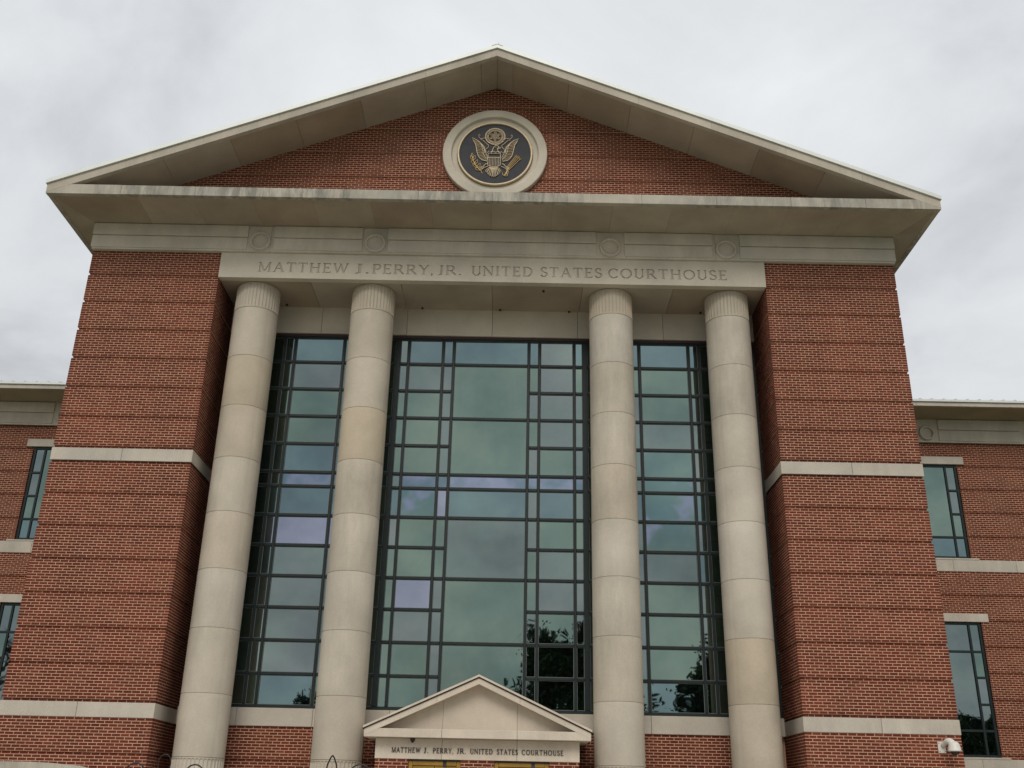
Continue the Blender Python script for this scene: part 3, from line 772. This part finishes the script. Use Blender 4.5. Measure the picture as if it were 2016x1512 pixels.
# doors
for (a, b) in ds:
    D = part('entrance_door', 'brass framed entrance door')
    mb = MB(); y0, y1 = YP+.07, YP+.16
    mb.bbox(a+.004, a+.10, y0, y1, 0, 2.60, .006); mb.bbox(b-.10, b-.004, y0, y1, 0, 2.60, .006); mb.bbox(a+.101, b-.101, y0, y1, 2.51, 2.60, .006)
    mb.build('door_frame', M['brass'], D)
    MB().box(a+.003, b-.003, YP+.02, YP+.2, 2.603, 2.633).build('head_trim', M['headframe'], D)
    c = (a+b)/2
    for (p, q) in ((a+.105, c-.005), (c+.005, b-.105)):
        mb = MB(); mb.bbox(p, q, YP+.11, YP+.15, .02, 2.505, .004); mb.build('door_leaf', M['brass'], D)
        MB().box(p+.1, q-.1, YP+.10, YP+.109, .5, 2.3).build('door_glass', GL['y'], D)
    MB().bbox(b-.40, b-.32, YP+.06, YP+.10, 2.49, 2.60, .005).build('door_sensor', M['plate'], D)
# ------------------------------------------------------------------ wings
for s in (-1, 1):
    WG = part('wing_wall', 'left wing wall' if s < 0 else 'right wing wall')
    xa, xb = 10.9, 19.2
    lim = (lambda z, d: (-19.2, -10.9)) if s < 0 else (lambda z, d: (10.9, 19.2))
    op = [sorted((s*12.75, s*15.62))+[9.43, 12.70], sorted((s*12.75, s*15.62))+[3.38, 7.44]]
    li = [sorted((s*12.45, s*15.86))+[12.70, 12.97], sorted((s*12.45, s*15.86))+[7.44, 7.70]]
    for (z0, z1, td, rec, tag) in ((9.43, 13.46, False, (11,), 'a'), (3.33, 9.05, True, (11,), 'b'), (0, 2.95, True, (11,), 'c')):
        wall('wing_%d%s' % (s, tag), front(YG), WG, z0, z1, lim, rec, td, .07, (None, None), [tuple(o) for o in op+li])
    x0, x1 = sorted((s*10.95, s*12.74)); MB().box(x0, x1, YG+.12, YG+6, 0, 13.4).build('wing_core', M['mortar'], WG)
    x0, x1 = sorted((s*15.63, s*26)); MB().box(x0, x1, YG+.12, YG+6, 0, 13.4).build('wing_core', M['mortar'], WG)
    x0, x1 = sorted((s*12.74, s*15.63)); MB().box(x0, x1, YG+.5, YG+6, 0, 13.4).build('wing_core', M['mortar'], WG)
    for za, zb in ((7.75, 9.4), (12.99, 13.4), (0, 3.3)): MB().box(x0, x1, YG+.12, YG+.49, za, zb).build('wing_core', M['mortar'], WG)
    x0, x1 = sorted((s*19.21, s*26)); MB().box(x0, x1, YG, YG+.118, 0, 13.46).build('distant_brickwork', M['farbrick'], WG)
    for (a, b) in ((9.05, 9.43), (2.95, 3.33)):
        x = 10.9; i = 0
        while x < 26:
            x2 = min(26, x+2.05); q = sorted((s*(x+.003), s*(x2-.003))); MB().bbox(q[0], q[1], YG-.02, YG+.117, a, b, .006).build('belt_stone', M['belt'], WG); x = x2
    for o_ in li: MB().bbox(o_[0], o_[1], YG-.018, YG+.115, o_[2]+.002, o_[3], .006).build('lintel_stone', M['belt'], WG)
    for zz in (9.43, 3.33):
        q = sorted((s*12.5, s*15.86)); MB().bbox(q[0], q[1], YG-.03, YG+.117, zz+.001, zz+.055, .006).build('window_sill', M['belt'], WG)
    # windows
    for wi_, (z0, z1, full, nar) in enumerate(((9.486, 12.70, [10.20], [10.99, 11.80]), (3.386, 7.44, [6.525, 4.154], [5.734, 4.929]))):
        WN = part('wing_window')
        a, b = sorted((s*12.75, s*15.62)); ya, yb2 = YG+.06, YG+.15
        def bar(n_, p, q, r_, t_): MB().bbox(p, q, ya, yb2, r_, t_, .005).build(n_, M['frame'], WN)
        bar('frame_side', a+.002, a+.085, z0, z1); bar('frame_side', b-.085, b-.002, z0, z1)
        bar('frame_head', a+.086, b-.086, z1-.08, z1-.002); bar('frame_sill', a+.086, b-.086, z0+.002, z0+.075)
        mxs_ = sorted((s*13.14, s*15.23))
        for m_ in mxs_: bar('mullion', m_-.035, m_+.035, z0+.076, z1-.081)
        cs = [(a+.08, mxs_[0]-.03), (mxs_[0]+.03, mxs_[1]-.03), (mxs_[1]+.03, b-.08)]
        for ci_, (p, q) in enumerate(cs):
            hz = sorted(full+(nar if ci_ != 1 else [])); lv = [z0+.07]+hz+[z1-.075]
            for h_ in hz: bar('transom', p+.006, q-.006, h_-.035, h_+.035)
            for k in range(len(lv)-1):
                t_ = random.uniform(-.003, .003); y_ = YG+.10
                Vv = [(p, y_-t_, lv[k]), (q, y_+t_, lv[k]), (q, y_+t_, lv[k+1]), (p, y_-t_, lv[k+1])]
                MB().add(Vv+[(x, y+.02, z) for x, y, z in Vv], [(0, 1, 2, 3), (7, 6, 5, 4), (0, 4, 5, 1), (1, 5, 6, 2), (2, 6, 7, 3), (3, 7, 4, 0)]).build('pane', GL['b' if k == 0 and wi_ == 0 else ('g' if (k+wi_) % 3 == 1 else 'y')], WN)
        MB().box(a, b, YG+.16, YG+.4, z0, z1).build('window_back', M['black'], WN)
    # frieze and eaves
    WF = part('wing_frieze')
    q = sorted((s*10.9, s*26))
    pan = [(15.14, 17.9), (18.75, 21.5), (12, 14.3)]
    frieze(WF, YG-.06, q[0], q[1], 13.46, 14.29, [tuple(sorted((s*a, s*b))) for a, b in pan], [s*14.72, s*18.33], .25)
    WE = part('wing_eaves')
    MB().box(q[0], q[1], YE+.1, YG+.2, 14.292, 14.36).build('soffit_panel', M['soffit'], WE)
    x = 10.9
    while x < 26:
        x2 = min(26, x+3.1); r_ = sorted((s*(x+.002), s*(x2-.002))); MB().bbox(r_[0], r_[1], YE, YE+.1, 14.28, 14.425, .006).build('fascia_stone', M['belt'], WE); x = x2
    WR = part('wing_roof')
    mb = MB(); mb.prism([(YE-.05, 14.428), (YE-.05, 14.50), (YE+7, 16.3), (YE+7, 16.22)], 'x', q[0], q[1]); mb.build('roof_pan', M['metal'], WR)
    for i in range(38):
        x = s*(11+i*.395); MB().prism([(YE-.04, 14.46), (YE-.04, 14.54), (YE+7, 16.345), (YE+7, 16.30)], 'x', x-.02, x+.02).build('roof_seam', M['metal'], WR)
finish_bricks()
# ------------------------------------------------------------------ round seal
SX, SZ, SY = -.015, 18.60, YT
SE = thing('round_seal', 'round stone medallion with gilded eagle emblem on the brick gable', 'seal', (SX, SY, SZ))
rg = [(1.435, .02), (1.465, -.0), (1.465, -.13), (1.45, -.145), (1.24, -.145), (1.225, -.135), (1.20, -.06), (1.17, -.05), (1.10, -.05), (1.07, -.05), (1.05, .02)]
MB().lathe(rg, (0, 0, 0), 'y', 96, False).build('stone_ring', M['arch'], SE)
MB().lathe([(1.055, 0), (1.055, -.085), (.001, -.085)], (0, 0, 0), 'y', 72, False).build('bronze_disc', M['plate'], SE)
rim = [(1.06, -.05), (1.06, -.115), (1.045, -.13), (1.01, -.13), (.998, -.115), (.998, -.08)]
MB().lathe(rim, (0, 0, 0), 'y', 96, False).build('gilt_rim', M['paleGold'], SE)
def sp(p): return ((p[0]-895)/680, -(p[1]-812)/578)
EM = {}
def em(name, pts, wd=.016, closed=False, mirror=False):
    wd *= .68 if name in ('olive_branch', 'arrows', 'shield', 'wing', 'ribbon') else .78
    q = [sp(p) for p in pts]; EM.setdefault((name, 0), []).extend(strip(q, wd, closed))
    if mirror: EM.setdefault((name, 1), []).extend(strip([(-x, y) for x, y in q], wd, closed))
def circ(cx, cy, rx, ry, n=36): return [(cx+rx*math.cos(2*math.pi*i/n), cy+ry*math.sin(2*math.pi*i/n)) for i in range(n)]
for f in (1, .92, .76, .68): em('glory', circ(890, 480, 190*f, 160*f), .018 if f == 1 else .011, True)
for i in range(40):
    a = 2*math.pi*i/40; em('glory', [(890+150*math.cos(a), 480+126*math.sin(a)), (890+166*math.cos(a), 480+139*math.sin(a))], .010)
hexs = [(0, 0)]+[(.52*math.cos(R(60*i)), .52*math.sin(R(60*i))) for i in range(6)]+[(.92*math.cos(R(60*i+30)), .92*math.sin(R(60*i+30))) for i in range(6)]
for hx, hy in hexs:
    c = (890+hx*95, 480+hy*80); st_ = []
    for i in range(10):
        rr = (26, 22) if i % 2 == 0 else (11, 9.5); a = -math.pi/2+math.pi*i/5; st_.append((c[0]+rr[0]*math.cos(a), c[1]+rr[1]*math.sin(a)))
    em('glory', st_, .010, True)
# wings
Ol = [(700, 800), (690, 740), (655, 670), (600, 600), (540, 555), (450, 515), (480, 580), (520, 640), (535, 710), (550, 780), (570, 850), (605, 905), (655, 945), (745, 965)]
em('wing', Ol, .020, False, True)
inner = [(600, 600), (640, 670), (655, 740), (672, 800), (690, 850), (720, 890), (755, 915)]
em('wing', inner, .013, False, True)
outer = [(480, 560), (500, 600), (518, 640), (530, 685), (538, 730), (548, 775), (560, 820), (578, 862), (605, 900), (640, 932), (685, 952), (730, 962)]
def lerp(P, t):
    t *= len(P)-1; i = min(int(t), len(P)-2); f = t-i; return (P[i][0]*(1-f)+P[i+1][0]*f, P[i][1]*(1-f)+P[i+1][1]*f)
for i in range(15):
    t = i/14; a = lerp(inner, t); b = lerp(outer, t); em('wing', [a, ((a[0]+b[0])/2, (a[1]+b[1])/2+8), b], .012, False, True)
for i in range(8):
    t = i/7; a = lerp(inner, t); b = lerp([(640, 640), (690, 690), (705, 760), (730, 830), (760, 880)], t); em('wing', [a, b], .010, False, True)
em('wing', [(640, 640), (690, 690), (705, 760), (730, 830), (760, 880)], .014, False, True)
# ribbon
em('ribbon', [(600, 470), (585, 440), (570, 460), (585, 510), (615, 530), (690, 515), (740, 560), (800, 620)], .014, False, True)
em('ribbon', [(610, 545), (660, 560), (720, 620), (770, 655), (760, 700), (720, 730), (715, 780), (750, 800), (780, 770)], .014, False, True)
# head and neck
em('head', [(830, 800), (850, 740), (870, 690), (905, 655), (950, 665), (965, 700), (940, 710), (950, 760), (975, 800)], .018)
em('head', [(965, 690), (1000, 700), (985, 720), (950, 712)], .014); em('head', [(900, 690), (915, 688)], .02)
em('head', [(800, 790), (860, 770), (905, 790), (950, 775), (1005, 795)], .016)
# shield
em('shield', [(765, 812), (1000, 812), (1000, 1040), (965, 1058), (882, 1070), (800, 1058), (765, 1040)], .020, True)
em('shield', [(765, 890), (1000, 890)], .020)
for i in range(7): x = 795+i*29; em('shield', [(x, 895), (x, 1050)], .013)
# legs, tail
em('leg', [(760, 1010), (720, 1020), (690, 1060), (640, 1080), (600, 1090)], .018, False, True)
em('leg', [(770, 1060), (730, 1075), (690, 1095), (640, 1105)], .016, False, True)
em('leg', [(650, 1070), (640, 1100), (670, 1110)], .014, False, True)
tail_base = [(790+i*23, 1085) for i in range(9)]
for i in range(9):
    t = (i-4)/4; tip = (875+t*130, 1265-abs(t)**2*85); bx = 875+t*75
    em('tail', [(bx-14, 1085), (tip[0]-17, tip[1]-30), tip, (tip[0]+17, tip[1]-30), (bx+14, 1085)], .014)
em('tail', [(790, 1075), (875, 1100), (960, 1075)], .016)
# olive branch
def leafp(c, ang, l, w_):
    ca, sa = math.cos(ang), math.sin(ang); pts = []
    for t, s_ in ((0, 0), (.3, .8), (.55, 1), (.8, .7), (1, 0), (.8, -.7), (.55, -1), (.3, -.8)): pts.append((c[0]+ca*l*t-sa*w_*s_, c[1]+sa*l*t+ca*w_*s_))
    return pts
stem = [(665, 1200), (640, 1150), (580, 1100), (530, 1040), (490, 960), (465, 880)]
em('olive_branch', stem, .016)
for i in range(8):
    p = lerp(stem, .25+i*.095)
    if i % 2 == 0: em('olive_branch', leafp(p, R(200+i*6), 105, 21), .011, True); em('olive_branch', leafp(p, R(312-i*4), 95, 20), .011, True)
em('olive_branch', leafp((470, 900), R(262), 90, 15), .011, True)
# arrows
for k in range(4):
    o_ = k*24-36; a = (1120+o_*.6, 1130+o_*.5); b = (1330+o_*1.2, 880+abs(o_)*.4+o_*.7)
    em('arrows', [a, b], .012); dx, dy = b[0]-a[0], b[1]-a[1]; l = math.hypot(dx, dy); ux, uy = dx/l, dy/l
    em('arrows', [(b[0]-uy*13, b[1]+ux*13), (b[0]+ux*38, b[1]+uy*38), (b[0]+uy*13, b[1]-ux*13)], .010, True)
    c = (1115-k*16+10, 1240-abs(k-3)*8); em('arrows', [(1140, 1130), c], .010)
em('arrows', [(1040, 1180), (1060, 1225), (1110, 1245), (1140, 1235), (1160, 1150)], .014); em('arrows', circ(1145, 1115, 24, 20, 12), .014, True)
for (nm, sd_), pl in EM.items():
    V, F = relief(None, pl, lambda u, v, d: (u, d, v), 0, -.118, back=-.083)
    mobj(nm, V, F, M['gold'] if nm in ('arrows', 'olive_branch') else M['paleGold'], SE)
for (x, z) in ((0, .97), (-.93, .03), (.02, -.93)): MB().lathe([(.014, -.08), (.014, -.092), (.001, -.095)], (x, 0, z), 'y', 8, False).build('bolt', M['iron'], SE)
# ------------------------------------------------------------------ security camera
SC = thing('security_camera', 'cream dome security camera on the right brick pier under the lower stone band', 'camera', (10.38, 0, 3.11))
mb = MB(); mb.bbox(-.085, .085, -.03, 0, -.12, .12, .006); mb.build('mounting_plate', M['white'], SC)
for x in (-.06, .06):
    for z in (-.09, .09): MB().lathe([(.009, -.03), (.009, -.038), (.001, -.04)], (x, 0, z), 'y', 8, False).build('screw', M['iron'], SC)
mb = MB(); pth = [(.02+.13*t, -.03-.27*math.sin(t*math.pi/2*.95), .03+.09*math.sin(t*math.pi)) for t in [i/8 for i in range(9)]]
mb.tube(pth, [.05, .055, .06, .065, .07, .075, .08, .085, .09], 16); mb.build('bracket_arm', M['white'], SC, True)
MB().lathe([(.02, .125), (.07, .115), (.105, .08), (.125, .02), (.132, -.055), (.142, -.06), (.142, -.085), (.115, -.09)], (.16, -.31, -.01), 'z', 28).build('housing', M['white'], SC, True)
MB().lathe([(.10, -.08), (.095, -.11), (.07, -.145), (.03, -.165), (.002, -.17)], (.16, -.31, -.01), 'z', 28).build('dome', M['dark'], SC, True)
# ------------------------------------------------------------------ iron fence and gate pier in the foreground
FE = thing('iron_fence', 'black wrought iron fence with hoop and leaf finials along the bottom edge', 'fence', (0, -12, 0))
def fp(mb, path, r=.014): mb.tube(path, r, 8)
for z in (.35, 1.55, 1.78): mb = MB(); mb.box(-3.9, -.4, -.02, .02, z, z+.03); mb.build('rail', M['iron'], FE)
for i in range(27):
    x = -3.85+i*.13; mb = MB(); mb.box(x-.009, x+.009, -.009, .009, .05, 1.80); mb.build('picket', M['iron'], FE)
for (x, top, hw) in ((-3.437, 2.018, .11), (-2.775, 2.013, .102), (-.934, 2.051, .12), (-2.2, 1.93, .10), (-1.6, 1.93, .1)):
    mb = MB(); pts = [(x-hw, 0, 1.80)]+[(x+hw*math.cos(R(180-a)), 0, top-hw+hw*math.sin(R(a))) for a in range(0, 181, 15)]+[(x+hw, 0, 1.80)]
    fp(mb, pts, .0085); mb.build('hoop', M['iron'], FE)
mb = MB(); x, top = -1.253, 2.141
pts = [(x, 0, top)]
for sg in (-1, 1):
    fp(mb, [(x, 0, top), (x+sg*.022, 0, top-.03), (x+sg*.05, 0, top-.10), (x+sg*.062, 0, top-.18), (x+sg*.05, 0, top-.28), (x+sg*.01, 0, 1.80)], .0085)
mb.build('leaf_finial', M['iron'], FE)
mb = MB(); x, z = -3.13, 2.02
fp(mb, [(x+.07*math.cos(R(a)), .03, z+.095*math.sin(R(a))) for a in range(-140, 210, 12)], .005); fp(mb, [(x-.05, .03, z-.06), (x-.04, .03, 1.8)], .006)
mb.build('wire_scroll', M['iron'], FE)
GP = thing('gate_pier', 'low stone capped gate pier at the bottom left corner', 'pier', (-4.75, -12, 0))
mb = MB(); mb.bbox(-.62, .62, -.3, .3, 0, 1.80, .01); mb.build('shaft', M['farbrick'], GP)
cap = [(-.78, 1.80), (.78, 1.80), (.80, 1.90), (.72, 1.945), (.55, 1.985), (.35, 1.992), (-.35, 1.992), (-.55, 1.985), (-.72, 1.945), (-.80, 1.90)]
MB().prism(cap, 'y', -.42, .42).build('cap_stone', M['fascia'], GP)
# ------------------------------------------------------------------ trees across the street
def tree(name, label, x, y, h, cr_, crown0, seed, leaves=9000, bare=False, group=None):
    rnd = random.Random(seed); T = thing(name, label, 'tree', (x, y, 0), group)
    mb = MB(); pts = [(0, 0, 0)]; px = py = 0
    for i in range(1, 7):
        px += rnd.uniform(-.15, .15); py += rnd.uniform(-.15, .15); pts.append((px, py, h*.85*i/6))
    r0 = .022*h+.05; mb.tube(pts, [r0*(1-.9*i/6) for i in range(7)], 10)
    tips = []
    for i in range(26 if bare else 16):
        t = rnd.uniform(.3, .95); z = h*.85*t; a = rnd.uniform(0, 6.28); l = cr_*rnd.uniform(.6, 1.05)*(1.15-t*.6)
        k = int(t*6); bx, by = pts[k][0], pts[k][1]
        q = [(bx, by, z)]
        for j in range(1, 5): q.append((bx+math.cos(a)*l*j/4+rnd.uniform(-.12, .12), by+math.sin(a)*l*j/4+rnd.uniform(-.12, .12), z+l*.5*(j/4)**1.2))
        mb.tube(q, [r0*.32*(1-.85*j/4) for j in range(5)], 6); tips.append(q[-1]); tips.append(q[2])
        if bare:
            for b_ in range(7):
                s_ = q[rnd.randint(1, 4)]; d = Vector((rnd.uniform(-1, 1), rnd.uniform(-1, 1), rnd.uniform(.1, 1.2))).normalized()*rnd.uniform(.6, 1.7)
                m_ = (s_[0]+d.x*.5+.1, s_[1]+d.y*.5, s_[2]+d.z*.55); e_ = (s_[0]+d.x, s_[1]+d.y, s_[2]+d.z)
                mb.tube([s_, m_, e_], [.03, .02, .008], 5)
                for _ in range(2):
                    d2 = Vector((rnd.uniform(-1, 1), rnd.uniform(-1, 1), rnd.uniform(0, 1)))*.5; mb.tube([m_, (m_[0]+d2.x, m_[1]+d2.y, m_[2]+d2.z)], [.014, .005], 4)
    mb.build('trunk', M['bark'], T)
    if bare: return
    zc_ = (h+crown0)/2; hz_ = (h-crown0)/2; V = []; F = []; cl = []
    for i in range(60):
        while True:
            p = Vector((rnd.uniform(-1, 1), rnd.uniform(-1, 1), rnd.uniform(-1, 1)))
            if .3 < p.length < 1: break
        cl.append((Vector((p.x*cr_, p.y*cr_, zc_+p.z*hz_)), rnd.uniform(.35, .9)*cr_*.36))
    for i in range(leaves):
        c, r_ = rnd.choice(cl); d = Vector((rnd.gauss(0, 1), rnd.gauss(0, 1), rnd.gauss(0, .8)))*r_*.55; p = c+d
        u = Vector((rnd.uniform(-1, 1), rnd.uniform(-1, 1), rnd.uniform(-1, 1))).normalized(); v = u.orthogonal().normalized(); s_ = rnd.uniform(.12, .26)
        k = len(V); V += [p-u*s_, p+v*s_*.5, p+u*s_, p-v*s_*.5]; F.append((k, k+1, k+2, k+3))
    mobj('crown', [tuple(v) for v in V], F, M['leaf'], T)
tree('broadleaf_tree', 'dense dark tree across the street behind the photographer, mirrored in the middle glass', 5.5, -50, 14.4, 4.5, 3.0, 1, 42000)
tree('broadleaf_tree', 'smaller dark tree across the street, mirrored in the right hand glass bay', 15.9, -50, 12.9, 2.7, 6.5, 2, 14000)
tree('broadleaf_tree', 'dark tree far to the right across the street, mirrored in the right wing window', 41.6, -50, 11, 3.0, 3, 3)
tree('broadleaf_tree', 'low tree left across the street, mirrored at the foot of the left glass bay', -13.5, -50, 9.4, 2.5, 2.5, 4, 4000)
tree('bare_tree', 'leafless tree far to the left across the street, mirrored in the left wing window', -43.8, -50, 17.5, 4.2, 3, 5, 0, True)
